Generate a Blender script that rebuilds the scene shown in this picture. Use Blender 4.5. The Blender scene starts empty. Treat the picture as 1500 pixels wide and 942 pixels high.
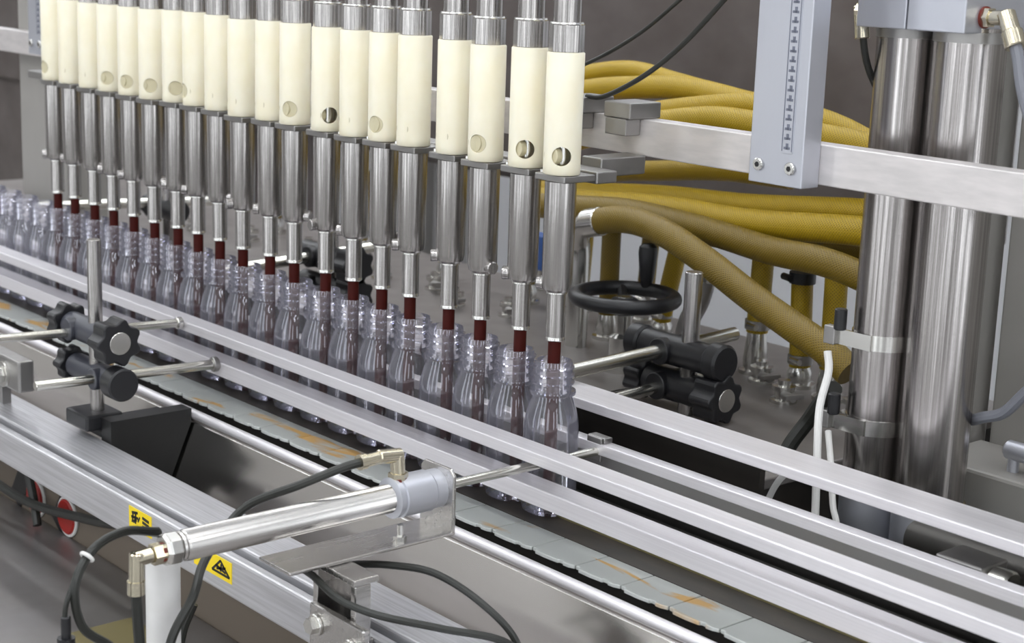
import bpy, bmesh, math, random
from mathutils import Vector, Matrix
random.seed(7)
scn = bpy.context.scene
C = scn.collection

# ------------------------------------------------------------------ camera
cam_d = bpy.data.cameras.new('camera')
cam = bpy.data.objects.new('camera', cam_d)
C.objects.link(cam)
cam_d.sensor_fit = 'HORIZONTAL'
cam_d.sensor_width = 36.0
cam_d.lens = 2461.5 / 1500 * 36
cam_d.clip_start = 0.05
cam_d.clip_end = 60
R_ = (0.64710067, 0.76167232, 0.03340676)
U_ = (-0.18872249, 0.11757283, 0.9749669)
B_ = (0.73867757, -0.63720634, 0.21982615)
CAM = (1.26039775, -1.14683637, 0.58847511)
cam.matrix_world = Matrix(((R_[0], U_[0], B_[0], CAM[0]), (R_[1], U_[1], B_[1], CAM[1]), (R_[2], U_[2], B_[2], CAM[2]), (0, 0, 0, 1)))
cam_d.dof.use_dof = True
cam_d.dof.focus_distance = 1.75
cam_d.dof.aperture_fstop = 9.0
scn.camera = cam

# ------------------------------------------------------------------ world, exposure
w = bpy.data.worlds.new('world')
scn.world = w
w.use_nodes = True
w.node_tree.nodes['Background'].inputs[0].default_value = (0.75, 0.8, 0.9, 1)
w.node_tree.nodes['Background'].inputs[1].default_value = 0.1
scn.view_settings.view_transform = 'Standard'
scn.view_settings.look = 'None'
scn.view_settings.gamma = 1.0
scn.view_settings.use_curve_mapping = False
scn.view_settings.exposure = -0.92
scn.cycles.transparent_max_bounces = 40
scn.cycles.max_bounces = 10
LAMP = 20.0          # strength of the ceiling light diffusers

# ------------------------------------------------------------------ materials
def lin(c):
    c /= 255.0
    return c / 12.92 if c <= 0.04045 else ((c + 0.055) / 1.055) ** 2.4
def rgb(r, g, b): return (lin(r), lin(g), lin(b), 1)
M = {}
def mat(name, col, rough=0.5, metal=0.0, noise=None, bump=0.0, col2=None, spec=0.5, coat=0.0, sss=0.0, rvar=0.0, detail=4, ramp=(0.35, 0.65)):
    m = bpy.data.materials.new(name); m.use_nodes = True
    nt = m.node_tree; p = nt.nodes['Principled BSDF']
    p.inputs['Base Color'].default_value = col
    p.inputs['Roughness'].default_value = rough
    p.inputs['Metallic'].default_value = metal
    p.inputs['Specular IOR Level'].default_value = spec
    p.inputs['Coat Weight'].default_value = coat
    if sss:
        p.inputs['Subsurface Weight'].default_value = sss
        p.inputs['Subsurface Radius'].default_value = (0.01, 0.008, 0.005)
        p.inputs['Subsurface Scale'].default_value = 0.5
    if noise:
        tc = nt.nodes.new('ShaderNodeTexCoord'); mp = nt.nodes.new('ShaderNodeMapping')
        mp.inputs['Scale'].default_value = noise
        nz = nt.nodes.new('ShaderNodeTexNoise'); nz.inputs['Scale'].default_value = 1.0
        nz.inputs['Detail'].default_value = detail
        nt.links.new(tc.outputs['Object'], mp.inputs[0]); nt.links.new(mp.outputs[0], nz.inputs['Vector'])
        if col2:
            r = nt.nodes.new('ShaderNodeValToRGB')
            r.color_ramp.elements[0].position = ramp[0]; r.color_ramp.elements[1].position = ramp[1]
            r.color_ramp.elements[0].color = col; r.color_ramp.elements[1].color = col2
            nt.links.new(nz.outputs['Fac'], r.inputs[0]); nt.links.new(r.outputs[0], p.inputs['Base Color'])
        if rvar:
            mr = nt.nodes.new('ShaderNodeMapRange')
            mr.inputs['To Min'].default_value = max(0.02, rough - rvar); mr.inputs['To Max'].default_value = rough + rvar
            nt.links.new(nz.outputs['Fac'], mr.inputs[0]); nt.links.new(mr.outputs[0], p.inputs['Roughness'])
        if bump:
            b = nt.nodes.new('ShaderNodeBump'); b.inputs['Strength'].default_value = bump; b.inputs['Distance'].default_value = 0.001
            nt.links.new(nz.outputs['Fac'], b.inputs['Height']); nt.links.new(b.outputs[0], p.inputs['Normal'])
    M[name] = m
    return m
G = lambda v: (v, v, v, 1)
mat('rail', (0.82, 0.795, 0.82, 1), 0.40, 0.55, (6, 500, 500), 0.10, rvar=0.07, col2=(0.76, 0.735, 0.76, 1))
mat('steel', (0.50, 0.48, 0.465, 1), 0.23, 0.95, (350, 350, 8), 0.25, rvar=0.08, col2=(0.32, 0.305, 0.295, 1))
mat('column_steel', (0.48, 0.455, 0.445, 1), 0.22, 0.97, (260, 260, 3), 0.3, rvar=0.08, col2=(0.30, 0.28, 0.27, 1))
mat('steel_y', (0.62, 0.60, 0.58, 1), 0.26, 1, (300, 10, 300), 0.06, rvar=0.05, col2=(0.52, 0.505, 0.49, 1))
mat('bright_steel', (0.68, 0.67, 0.64, 1), 0.22, 1)
mat('rod_steel', (0.66, 0.65, 0.60, 1), 0.24, 1, (500, 20, 500), 0.04)
mat('dull_steel', (0.36, 0.35, 0.34, 1), 0.42, 1, (60, 60, 60), 0.1, rvar=0.1)
mat('dark_steel', (0.10, 0.095, 0.088, 1), 0.5, 0.6, (20, 200, 40), 0.05, rvar=0.1)
mat('aluminium', (0.54, 0.55, 0.60, 1), 0.42, 0.75, (200, 200, 30), 0.05, rvar=0.06)
mat('aluminium_x', (0.66, 0.655, 0.68, 1), 0.38, 0.65, (8, 300, 300), 0.08, rvar=0.08, col2=(0.52, 0.515, 0.53, 1))
mat('beam', (0.72, 0.68, 0.67, 1), 0.42, 0.55, (25, 130, 130), 0.08, rvar=0.08, col2=(0.63, 0.60, 0.59, 1))
mat('tray', (0.74, 0.71, 0.675, 1), 0.17, 1.0, (3, 40, 40), 0.05, rvar=0.06)
mat('pom', (0.86, 0.81, 0.66, 1), 0.42, 0, (40, 40, 25), 0.02, col2=(0.83, 0.77, 0.59, 1), sss=0.15)
mat('plug', (0.60, 0.55, 0.38, 1), 0.5, 0, (60, 60, 60), 0.05, col2=(0.56, 0.50, 0.33, 1))
mat('red_rubber', rgb(66, 10, 2), 0.6, 0, (40, 40, 40), 0.05, col2=rgb(54, 8, 2), spec=0.2)
mat('black_plastic', (0.012, 0.012, 0.014, 1), 0.38, 0, (300, 300, 300), 0.08)
mat('slate_plastic', (0.045, 0.047, 0.06, 1), 0.36, 0, (300, 300, 300), 0.08)
mat('black_rubber', (0.018, 0.019, 0.016, 1), 0.42, 0, (50, 50, 50), 0.05)
mat('black_plate', (0.008, 0.008, 0.008, 1), 0.45, 0, (50, 50, 50), 0.05)
mat('nickel', (0.66, 0.61, 0.48, 1), 0.22, 1)
mat('gold_ring', (0.80, 0.70, 0.45, 1), 0.2, 1)
mat('red_seal', rgb(110, 38, 24), 0.5)
mat('white_paint', (0.78, 0.77, 0.76, 1), 0.35, 0, (30, 30, 30), 0.02, col2=(0.72, 0.71, 0.69, 1))
mat('white_cable', (0.72, 0.71, 0.69, 1), 0.45)
mat('grey_cable', (0.17, 0.175, 0.20, 1), 0.45)
mat('grey_paint', (0.30, 0.285, 0.265, 1), 0.5, 0, (6, 6, 3), 0.02, col2=(0.26, 0.25, 0.23, 1), rvar=0.08)
mat('cabinet_steel', (0.20, 0.175, 0.165, 1), 0.45, 0.7, (5, 5, 8), 0.03, col2=(0.14, 0.118, 0.108, 1), rvar=0.1, detail=8)
mat('wall', (0.50, 0.49, 0.48, 1), 0.7, 0, (2, 2, 2), 0.02, col2=(0.46, 0.45, 0.44, 1))
mat('white_wall', (0.88, 0.89, 0.92, 1), 0.7, 0, (2, 2, 2), 0.02, col2=(0.86, 0.87, 0.90, 1))
mat('ceiling', (0.85, 0.85, 0.85, 1), 0.8, 0, (2, 2, 2), 0.02)
mat('floor', (0.30, 0.29, 0.28, 1), 0.4, 0, (3, 3, 3), 0.05, col2=(0.26, 0.25, 0.24, 1), rvar=0.1)
mat('base_plate', (0.235, 0.215, 0.205, 1), 0.42, 0.35, (12, 12, 12), 0.03, col2=(0.20, 0.183, 0.175, 1), rvar=0.1)
mat('base_side', (0.035, 0.029, 0.024, 1), 0.6, 0.0, (8, 8, 8), 0.03)
mat('shelf', (0.31, 0.295, 0.29, 1), 0.36, 0.7, (9, 9, 9), 0.06, col2=(0.25, 0.235, 0.225, 1), rvar=0.12)
mat('belt', (0.030, 0.026, 0.021, 1), 0.45, 0, (20, 60, 20), 0.1, col2=(0.05, 0.04, 0.03, 1))
mat('tan_panel', (0.16, 0.13, 0.10, 1), 0.6, 0, (8, 8, 8), 0.03)
mat('sticker', rgb(242, 212, 25), 0.4)
mat('ink', (0.012, 0.012, 0.012, 1), 0.5)
mat('red_plastic', rgb(160, 25, 18), 0.4)
mat('blue_plastic', rgb(60, 95, 160), 0.45)
mat('amber', (0.19, 0.16, 0.075, 1), 0.3, 0, spec=0.6)
mat('scale_ink', (0.16, 0.17, 0.22, 1), 0.5)

# slat chain: grey-green steel with rust streaks
m = mat('slat', (0.50, 0.52, 0.50, 1), 0.42, 0.4)
nt = m.node_tree; p = nt.nodes['Principled BSDF']
tc = nt.nodes.new('ShaderNodeTexCoord'); geo = nt.nodes.new('ShaderNodeNewGeometry')
mp = nt.nodes.new('ShaderNodeMapping'); mp.inputs['Scale'].default_value = (9, 42, 1)
nz = nt.nodes.new('ShaderNodeTexNoise'); nz.inputs['Scale'].default_value = 1; nz.inputs['Detail'].default_value = 5; nz.inputs['Distortion'].default_value = 0.6
rp = nt.nodes.new('ShaderNodeValToRGB')
rp.color_ramp.elements[0].position = 0.58; rp.color_ramp.elements[0].color = (0.50, 0.52, 0.50, 1)
rp.color_ramp.elements[1].position = 0.65; rp.color_ramp.elements[1].color = (0.50, 0.30, 0.10, 1)
nt.links.new(geo.outputs['Position'], mp.inputs[0]); nt.links.new(mp.outputs[0], nz.inputs['Vector'])
nt.links.new(nz.outputs['Fac'], rp.inputs[0]); nt.links.new(rp.outputs[0], p.inputs['Base Color'])
mt = nt.nodes.new('ShaderNodeMapRange'); mt.inputs['From Min'].default_value = 0.60; mt.inputs['From Max'].default_value = 0.66
mt.inputs['To Min'].default_value = 0.4; mt.inputs['To Max'].default_value = 0.0
nt.links.new(nz.outputs['Fac'], mt.inputs[0]); nt.links.new(mt.outputs[0], p.inputs['Metallic'])

# yellow braided hose (uses the tube's own uv: u around, v along)
def hose_mat(name, c1, c2):
    m = mat(name, c1, 0.45, 0)
    nt = m.node_tree; p = nt.nodes['Principled BSDF']
    uv = nt.nodes.new('ShaderNodeUVMap'); uv.uv_map = 'uv'
    hs = []
    for sgn in (1, -1):
        mp = nt.nodes.new('ShaderNodeMapping'); mp.inputs['Rotation'].default_value = (0, 0, sgn * 0.78)
        mp.inputs['Scale'].default_value = (1, 1, 1)
        wv = nt.nodes.new('ShaderNodeTexWave'); wv.inputs['Scale'].default_value = 105
        wv.inputs['Distortion'].default_value = 0.0
        nt.links.new(uv.outputs[0], mp.inputs[0]); nt.links.new(mp.outputs[0], wv.inputs['Vector']); hs.append(wv)
    mx = nt.nodes.new('ShaderNodeMath'); mx.operation = 'MAXIMUM'
    nt.links.new(hs[0].outputs['Fac'], mx.inputs[0]); nt.links.new(hs[1].outputs['Fac'], mx.inputs[1])
    rp = nt.nodes.new('ShaderNodeValToRGB')
    rp.color_ramp.elements[0].position = 0.25; rp.color_ramp.elements[0].color = c2
    rp.color_ramp.elements[1].position = 0.75; rp.color_ramp.elements[1].color = c1
    nt.links.new(mx.outputs[0], rp.inputs[0]); nt.links.new(rp.outputs[0], p.inputs['Base Color'])
    b = nt.nodes.new('ShaderNodeBump'); b.inputs['Strength'].default_value = 0.5; b.inputs['Distance'].default_value = 0.001
    nt.links.new(mx.outputs[0], b.inputs['Height']); nt.links.new(b.outputs[0], p.inputs['Normal'])
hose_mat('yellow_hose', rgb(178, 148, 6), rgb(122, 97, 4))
hose_mat('olive_shade_hose', rgb(124, 101, 14), rgb(92, 73, 8))  # same yellow hose, its olive shade put into the colour

# clear plastic: thin wall that mirrors at grazing angles and lets the rest through
def clear(name, tint, ior, rough, extra):
    m = bpy.data.materials.new(name); m.use_nodes = True; nt = m.node_tree
    for n in list(nt.nodes):
        if n.type != 'OUTPUT_MATERIAL': nt.nodes.remove(n)
    out = [n for n in nt.nodes][0]
    tr = nt.nodes.new('ShaderNodeBsdfTransparent'); tr.inputs[0].default_value = tint
    gl = nt.nodes.new('ShaderNodeBsdfGlossy'); gl.inputs['Roughness'].default_value = rough; gl.inputs[0].default_value = (0.93, 0.93, 1.0, 1)
    fr = nt.nodes.new('ShaderNodeFresnel'); fr.inputs[0].default_value = ior
    ad = nt.nodes.new('ShaderNodeMath'); ad.operation = 'MULTIPLY_ADD'; ad.inputs[1].default_value = 1.0; ad.inputs[2].default_value = extra; ad.use_clamp = True
    mx = nt.nodes.new('ShaderNodeMixShader')
    nt.links.new(fr.outputs[0], ad.inputs[0]); nt.links.new(ad.outputs[0], mx.inputs[0])
    nt.links.new(tr.outputs[0], mx.inputs[1]); nt.links.new(gl.outputs[0], mx.inputs[2]); nt.links.new(mx.outputs[0], out.inputs[0])
    df = nt.nodes.new('ShaderNodeBsdfTranslucent'); df.inputs[0].default_value = (0.93, 0.92, 0.98, 1)
    d2 = nt.nodes.new('ShaderNodeBsdfDiffuse'); d2.inputs[0].default_value = (0.93, 0.92, 0.98, 1)
    am = nt.nodes.new('ShaderNodeMixShader'); am.inputs[0].default_value = 0.5
    nt.links.new(df.outputs[0], am.inputs[1]); nt.links.new(d2.outputs[0], am.inputs[2])
    m2 = nt.nodes.new('ShaderNodeMixShader'); m2.inputs[0].default_value = 0.075
    nt.links.new(mx.outputs[0], m2.inputs[1]); nt.links.new(am.outputs[0], m2.inputs[2]); nt.links.new(m2.outputs[0], out.inputs[0])
    M[name] = m
clear('clear_plastic', (0.99, 0.986, 0.99, 1), 1.58, 0.035, 0.03)
def emit(name, col, s):
    m = bpy.data.materials.new(name); m.use_nodes = True; nt = m.node_tree
    p = nt.nodes['Principled BSDF']; p.inputs['Emission Color'].default_value = col; p.inputs['Emission Strength'].default_value = s
    p.inputs['Base Color'].default_value = (0.8, 0.8, 0.8, 1)
    M[name] = m
emit('streak_glow', (0.90, 0.95, 1.0, 1), 4.8)  # emission of the added unseen panels behind the camera
emit('lamp', (0.94, 0.97, 1.0, 1), LAMP)

# ------------------------------------------------------------------ mesh helpers
V = Vector
def frame(d):
    d = V(d).normalized()
    a = V((0, 0, 1)) if abs(d.z) < 0.95 else V((0, 1, 0))
    u = d.cross(a).normalized()
    return d, u, u.cross(d)       # axis, u, v
def spline(pts, seg=8):
    P = [V(p) for p in pts]
    if len(P) < 3: return P
    Q = [P[0] * 2 - P[1]] + P + [P[-1] * 2 - P[-2]]
    out = []
    for i in range(1, len(Q) - 2):
        for k in range(seg):
            t = k / seg
            a, b, c, d = Q[i - 1], Q[i], Q[i + 1], Q[i + 2]
            out.append(0.5 * ((2 * b) + (-a + c) * t + (2 * a - 5 * b + 4 * c - d) * t * t + (-a + 3 * b - 3 * c + d) * t ** 3))
    out.append(P[-1])
    return out
class MB:
    def __init__(s): s.v = []; s.f = []; s.sm = []; s.uv = []
    def add(s, vs, fs, smooth=False, uvs=None):
        o = len(s.v); s.v += [V(x) for x in vs]
        for i, f in enumerate(fs):
            s.f.append([o + k for k in f]); s.sm.append(smooth if isinstance(smooth, bool) else smooth[i])
            s.uv.append(uvs[i] if uvs else None)
        return s
    def box(s, x0, x1, y0, y1, z0, z1):
        return s.add([(x0, y0, z0), (x1, y0, z0), (x1, y1, z0), (x0, y1, z0), (x0, y0, z1), (x1, y0, z1), (x1, y1, z1), (x0, y1, z1)],
                     [(0, 3, 2, 1), (4, 5, 6, 7), (0, 1, 5, 4), (1, 2, 6, 5), (2, 3, 7, 6), (3, 0, 4, 7)])
    def obox(s, c, ax, hx, ay, hy, az, hz):
        c = V(c); ax = V(ax).normalized() * hx; ay = V(ay).normalized() * hy; az = V(az).normalized() * hz
        vs = [c + i * ax + j * ay + k * az for k in (-1, 1) for i, j in ((-1, -1), (1, -1), (1, 1), (-1, 1))]
        return s.add(vs, [(0, 3, 2, 1), (4, 5, 6, 7), (0, 1, 5, 4), (1, 2, 6, 5), (2, 3, 7, 6), (3, 0, 4, 7)])
    def rev(s, p0, d, prof, n=28, cap0=True, cap1=True, smooth=True):
        """revolve profile [(t along d, radius)] about p0 + t d"""
        d, u, v = frame(d); p0 = V(p0); vs = []; fs = []; sm = []
        for t, r in prof:
            for k in range(n):
                a = 2 * math.pi * k / n
                vs.append(p0 + d * t + (u * math.cos(a) + v * math.sin(a)) * r)
        for i in range(len(prof) - 1):
            for k in range(n):
                k2 = (k + 1) % n
                fs.append((i * n + k, i * n + k2, (i + 1) * n + k2, (i + 1) * n + k)); sm.append(smooth)
        if cap0: fs.append(tuple(range(n - 1, -1, -1))); sm.append(False)
        if cap1: fs.append(tuple((len(prof) - 1) * n + k for k in range(n))); sm.append(False)
        # u x v = -d for this frame: flip so normals face outward
        fs = [tuple(reversed(f)) for f in fs]
        return s.add(vs, fs, sm)
    def cyl(s, p0, p1, r0, r1=None, n=24, bev=0.0):
        d = V(p1) - V(p0); L = d.length; r1 = r0 if r1 is None else r1
        if bev: prof = [(0, r0 - bev), (bev, r0), (L - bev, r1), (L, r1 - bev)]
        else: prof = [(0, r0), (L, r1)]
        return s.rev(p0, d, prof, n)
    def tube(s, pts, r, n=12, seg=8):
        P = spline(pts, seg); N = len(P); vs = []; fs = []; uvs = []
        t0 = (P[1] - P[0]).normalized(); _, u, _v = frame(t0); L = 0
        for i, q in enumerate(P):
            t = (P[min(i + 1, N - 1)] - P[max(i - 1, 0)]).normalized()
            u = (u - t * u.dot(t)).normalized(); v = t.cross(u)
            if i: L += (P[i] - P[i - 1]).length
            for k in range(n):
                a = 2 * math.pi * k / n
                vs.append(q + (u * math.cos(a) + v * math.sin(a)) * r)
            if i:
                L0 = L - (P[i] - P[i - 1]).length; c = 2 * math.pi * r
                for k in range(n):
                    k2 = (k + 1) % n
                    fs.append(((i - 1) * n + k, (i - 1) * n + k2, i * n + k2, i * n + k))
                    ua, ub = k / n * c, (k + 1) / n * c
                    uvs.append([(ua, L0), (ub, L0), (ub, L), (ua, L)])
        m = len(fs)
        fs += [tuple(range(n - 1, -1, -1)), tuple((N - 1) * n + k for k in range(n))]
        uvs += [[(0, 0)] * n, [(0, 0)] * n]
        return s.add(vs, fs, [True] * m + [False, False], uvs)
    def prism(s, poly, p0, d, t, u=None, v=None):
        """polygon [(a,b)] in the plane u,v at p0, extruded by t along d"""
        d, fu, fv = frame(d); u = V(u) if u is not None else fu; v = V(v) if v is not None else fv
        p0 = V(p0); n = len(poly)
        vs = [p0 + u * a + v * b for a, b in poly] + [p0 + u * a + v * b + d * t for a, b in poly]
        fs = [tuple(range(n - 1, -1, -1)), tuple(range(n, 2 * n))] + [(k, (k + 1) % n, n + (k + 1) % n, n + k) for k in range(n)]
        if u.cross(v).dot(d) < 0: fs = [tuple(reversed(f)) for f in fs]
        return s.add(vs, fs)
    def torus(s, c, d, R, r, n=40, m=12):
        d, u, v = frame(d); c = V(c); vs = []; fs = []
        for i in range(n):
            a = 2 * math.pi * i / n; e = u * math.cos(a) + v * math.sin(a)
            for j in range(m):
                b = 2 * math.pi * j / m
                vs.append(c + e * (R + r * math.cos(b)) + d * (r * math.sin(b)))
        for i in range(n):
            for j in range(m):
                i2, j2 = (i + 1) % n, (j + 1) % m
                fs.append((i * m + j, i * m + j2, i2 * m + j2, i2 * m + j))
        return s.add(vs, fs, True)
    def build(s, name, material, parent=None, bevel=0.0, label=None, origin=None):
        if parent is not None:
            off = V((0, 0, 0)); q = parent
            while q is not None: off += q.location; q = q.parent
        elif origin is not None: off = V(origin)
        else:
            xs = [q.x for q in s.v]; ys = [q.y for q in s.v]; zs = [q.z for q in s.v]
            off = V(((min(xs) + max(xs)) / 2, (min(ys) + max(ys)) / 2, min(zs)))
        me = bpy.data.meshes.new(name)
        me.from_pydata([q - off for q in s.v], [], s.f)
        me.polygons.foreach_set('use_smooth', s.sm)
        if any(q is not None for q in s.uv):
            lay = me.uv_layers.new(name='uv')
            for pol, q in zip(me.polygons, s.uv):
                if q:
                    for li, c in zip(pol.loop_indices, q): lay.data[li].uv = c
        me.materials.append(M[material])
        me.update()
        if any(s.sm): me.set_sharp_from_angle(angle=math.radians(32))
        o = bpy.data.objects.new(name, me); C.objects.link(o)
        if parent is not None: o.parent = parent
        else: o.location = off
        if bevel:
            b = o.modifiers.new('bevel', 'BEVEL'); b.width = bevel; b.segments = 2; b.limit_method = 'ANGLE'; b.angle_limit = 0.6
        if label: o['label'] = label
        return o
def tag(o, label, cat, group=None):
    o['label'] = label; o['category'] = cat
    if group: o['group'] = group
    return o
def struct(o): o['kind'] = 'structure'; return o
def thing(name, loc, label, cat, group=None):
    o = bpy.data.objects.new(name, None); C.objects.link(o); o.location = loc; o.empty_display_size = 0.02
    return tag(o, label, cat, group)
def copy_tree(o, parent=None):
    c = o.copy(); C.objects.link(c); c.parent = parent
    for ch in list(o.children): copy_tree(ch, c)
    return c

# ------------------------------------------------------------------ the room
FZ = -0.9
struct(MB().box(-7, 5, -4.5, 2.0, FZ - 0.1, FZ).build('floor', 'floor'))
struct(MB().box(-7, 5, -4.5, 2.0, 2.5, 2.6).build('ceiling', 'ceiling'))
struct(MB().box(-7, 5, 2.0, 2.1, FZ, 2.5).build('wall_back', 'white_wall'))
struct(MB().box(-7, 5, -4.6, -4.5, FZ, 2.5).build('wall_front', 'wall'))
struct(MB().box(-7.1, -7, -4.5, 2.0, FZ, 2.5).build('wall_left', 'wall'))
struct(MB().box(5, 5.1, -4.5, 2.0, FZ, 2.5).build('wall_right', 'wall'))
def streak_panel(nm, axis, wall, a0, a1, z0=-0.82, z1=2.2):  # framed glowing panel, added out of view for vertical highlights on the steel
    t = bpy.data.objects.new(nm, None); C.objects.link(t); t.location = (0, 0, 0); t['kind'] = 'structure'
    sg = 1 if axis == 'y' else -1
    def slab(u0, u1, v0, v1, d0, d1):
        lo, hi = sorted((wall + sg * d0, wall + sg * d1))
        return MB().box(u0, u1, lo, hi, v0, v1) if axis == 'y' else MB().box(lo, hi, u0, u1, v0, v1)
    slab(a0, a1, z0, z1, 0.001, 0.012).build('pane', 'streak_glow', t)
    for q in ((a0 - 0.06, a0, z0 - 0.06, z1 + 0.06), (a1, a1 + 0.06, z0 - 0.06, z1 + 0.06), (a0, a1, z0 - 0.06, z0), (a0, a1, z1, z1 + 0.06)):
        slab(*q, 0.001, 0.05).build('frame', 'white_paint', t)
streak_panel('streak_panel_1', 'x', 5.0, -3.6, -2.9)
streak_panel('streak_panel_2', 'x', 5.0, -1.9, -1.2)
streak_panel('streak_panel_3', 'x', 5.0, -0.2, 0.5)
streak_panel('streak_panel_4', 'y', -4.5, 2.6, 3.3)
streak_panel('streak_panel_5', 'y', -4.5, 0.7, 1.4)
streak_panel('streak_panel_6', 'y', -4.5, -1.2, -0.5)
streak_panel('streak_panel_7', 'y', -4.5, -3.1, -2.4)
first = None
for y in (-3.4, -2.1, -0.8, 0.5, 1.6):
    for x in (-5.6, -3.5, -1.4, 0.7, 2.8):
        if first is None:
            first = thing('ceiling_light', (x, y, 2.5), 'long white fluorescent ceiling light fixture on the ceiling', 'light', 'ceiling light fixtures')
            MB().box(x - 0.75, x + 0.75, y - 0.16, y + 0.16, 2.46, 2.5).build('housing', 'white_paint', first)
            MB().box(x - 0.72, x + 0.72, y - 0.13, y + 0.13, 2.45, 2.4595).build('diffuser', 'lamp', first)
        else:
            c = copy_tree(first); c.location = (x, y, 2.5)

# ------------------------------------------------------------------ big background machines
t = thing('steel_cabinet', (-2.7, 1.3, 0.13), 'wide dark brushed steel machine cabinet behind the yellow hoses', 'cabinet')
MB().box(-6.2, -0.28, 1.02, 1.25, 0.13, 0.95).build('body', 'cabinet_steel', t, 0.004)
for i, (a, b) in enumerate(((-6.19, -3.52), (-3.5, -1.62), (-1.6, -0.29))):
    MB().box(a, b, 1.008, 1.02, 0.14, 0.945).build('panel', 'cabinet_steel', t, 0.003)
MB().box(-6.2, -2.3, 1.03, 1.25, FZ, 0.13).build('lower_body', 'cabinet_steel', t, 0.004)
for x in (-1.7, -0.4):
    MB().box(x, x + 0.08, 1.1, 1.2, FZ, 0.13).build('leg', 'dull_steel', t)

t = thing('control_cabinet', (0.7, 0.6, FZ), 'greige painted machine cabinet behind the twin steel columns', 'cabinet')
MB().box(0.258, 1.3, 0.42, 0.9, FZ, 1.3).build('body', 'grey_paint', t, 0.004)
MB().box(0.262, 1.28, 0.408, 0.42, 0.452, 1.28).build('panel', 'grey_paint', t, 0.003)
MB().box(0.262, 1.28, 0.410, 0.42, -0.1, 0.446).build('panel', 'grey_paint', t, 0.003)
MB().box(0.222, 0.246, 0.395, 0.43, FZ, 1.3).build('corner_post', 'grey_paint', t, 0.003)
t = thing('low_side_box', (0.4, 0.36, FZ), 'low greige steel box with pale bar handle on top beside the twin columns', 'box')
MB().box(0.255, 0.9, 0.30, 0.405, FZ, 0.075).build('body', 'grey_paint', t, 0.004)
h = MB().cyl((0.335, 0.33, 0.097), (0.395, 0.33, 0.097), 0.010, bev=0.003).cyl((0.345, 0.33, 0.0745), (0.345, 0.33, 0.095), 0.006).cyl((0.385, 0.33, 0.0745), (0.385, 0.33, 0.095), 0.006)
h.build('handle', 'aluminium', t)

# machine base plate behind the conveyor
t = thing('machine_base', (-0.7, 0.4, FZ), 'wide grey steel machine base table behind the bottle conveyor', 'machine base')
MB().box(-2.2, 0.165, 0.128, 0.64, 0.038, 0.05).build('table_plate', 'base_plate', t, 0.002)
MB().box(-2.18, 0.15, 0.14, 0.62, -0.35, 0.038).build('body', 'base_side', t)
MB().box(-2.2, 0.188, 0.119, 0.127, -0.35, 0.094).build('front_skirt', 'base_side', t)
MB().box(-0.56, -0.18, 0.165, 0.38, 0.0502, 0.0518).build('cover_sheet', 'base_plate', t, 0.0008)
for x in (-2.1, 0.08):
    for y in (0.16, 0.55):
        MB().box(x, x + 0.06, y, y + 0.06, FZ, -0.35).build('leg', 'dull_steel', t)

tag(MB().box(0.170, 0.95, 0.286, 0.2985, FZ, 0.008).build('shade_panel', 'base_side'), 'dark panel added as shade behind the feet of the twin columns', 'panel')  # dark sheet standing in for the low light behind the columns
# ------------------------------------------------------------------ conveyor
t = thing('conveyor_frame', (-1.2, 0, FZ), 'dark steel conveyor frame under the slat chain', 'conveyor')
MB().box(-3.4, 0.95, -0.07, 0.085, -0.10, -0.0055).build('bed', 'dark_steel', t)
MB().box(-3.4, 0.95, 0.1, 0.118, -0.30, 0.02).build('back_side_plate', 'dark_steel', t)
for x in (-3.0, -1.6, -0.3, 0.75):
    for y in (-0.06, 0.05):
        MB().box(x, x + 0.04, y, y + 0.04, FZ, -0.10).build('leg', 'dull_steel', t)

belt = thing('slat_chain', (-1.2, 0, -0.004), 'grey green steel slat chain with rust streaks along the conveyor', 'conveyor belt')
PIT = 0.0635
slat_me = None
poly = [(0, -0.0865), (0.006, -0.0865), (0.008, -0.0905), (0.024, -0.0910), (0.040, -0.0900), (0.0415, -0.0875), (0.047, -0.0875), (0.0485, -0.0900), (0.056, -0.0895), (PIT - 0.0012, -0.0870), (PIT - 0.0012, -0.042), (0, -0.042)]
for k in range(62):
    x = -3.1 + k * PIT
    if slat_me is None:
        o = MB().prism(poly, (x, 0, -0.004), (0, 0, 1), 0.004, (1, 0, 0), (0, 1, 0)).build('slat', 'slat', belt, 0.0008)
        proto = o
    else:
        o = proto.copy(); C.objects.link(o); o.location = (k * PIT, 0, 0)
    slat_me = o.data
tag(MB().box(-3.1, 0.92, -0.0415, 0.0345, -0.005, 0.0).build('carrier_belt', 'belt'), 'dark brown carrier belt under the row of bottles', 'conveyor belt')
# thin orange wear strip seen between the guide rails
tag(MB().box(-3.1, 0.92, -0.006, -0.0025, 0.0, 0.004).build('wear_strip', 'amber'), 'thin amber plastic wear strip lying along the chain', 'strip')

# guide rails
def rail(y0, y1, z0, z1, label, x0=-3.1, x1=0.92):
    o = MB().box(x0, x1, y0, y1, z0, z1).build('guide_rail', 'rail', None, 0.0012)
    return tag(o, label, 'rail')
rail(-0.0705, -0.0435, 0.077, 0.090, 'long bright steel guide rail at shoulder height before the bottles')
rail(-0.063, -0.034, 0.031, 0.050, 'long pale steel guide rail low before the bottles, above the slat chain')
t = thing('guide_rail', (-1, 0.045, 0.04), 'slim steel guide rail touching the backs of the bottles', 'rail')
MB().box(-3.1, 0.92, 0.033, 0.049, 0.0655, 0.0775).build('bar', 'rail', t, 0.001)
MB().box(-3.1, 0.92, 0.036, 0.049, 0.030, 0.0655).build('wear_face', 'dull_steel', t)
rail(0.062, 0.112, 0.097, 0.108, 'wide bright steel guide rail high behind the bottles, under the black clamps')

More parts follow.
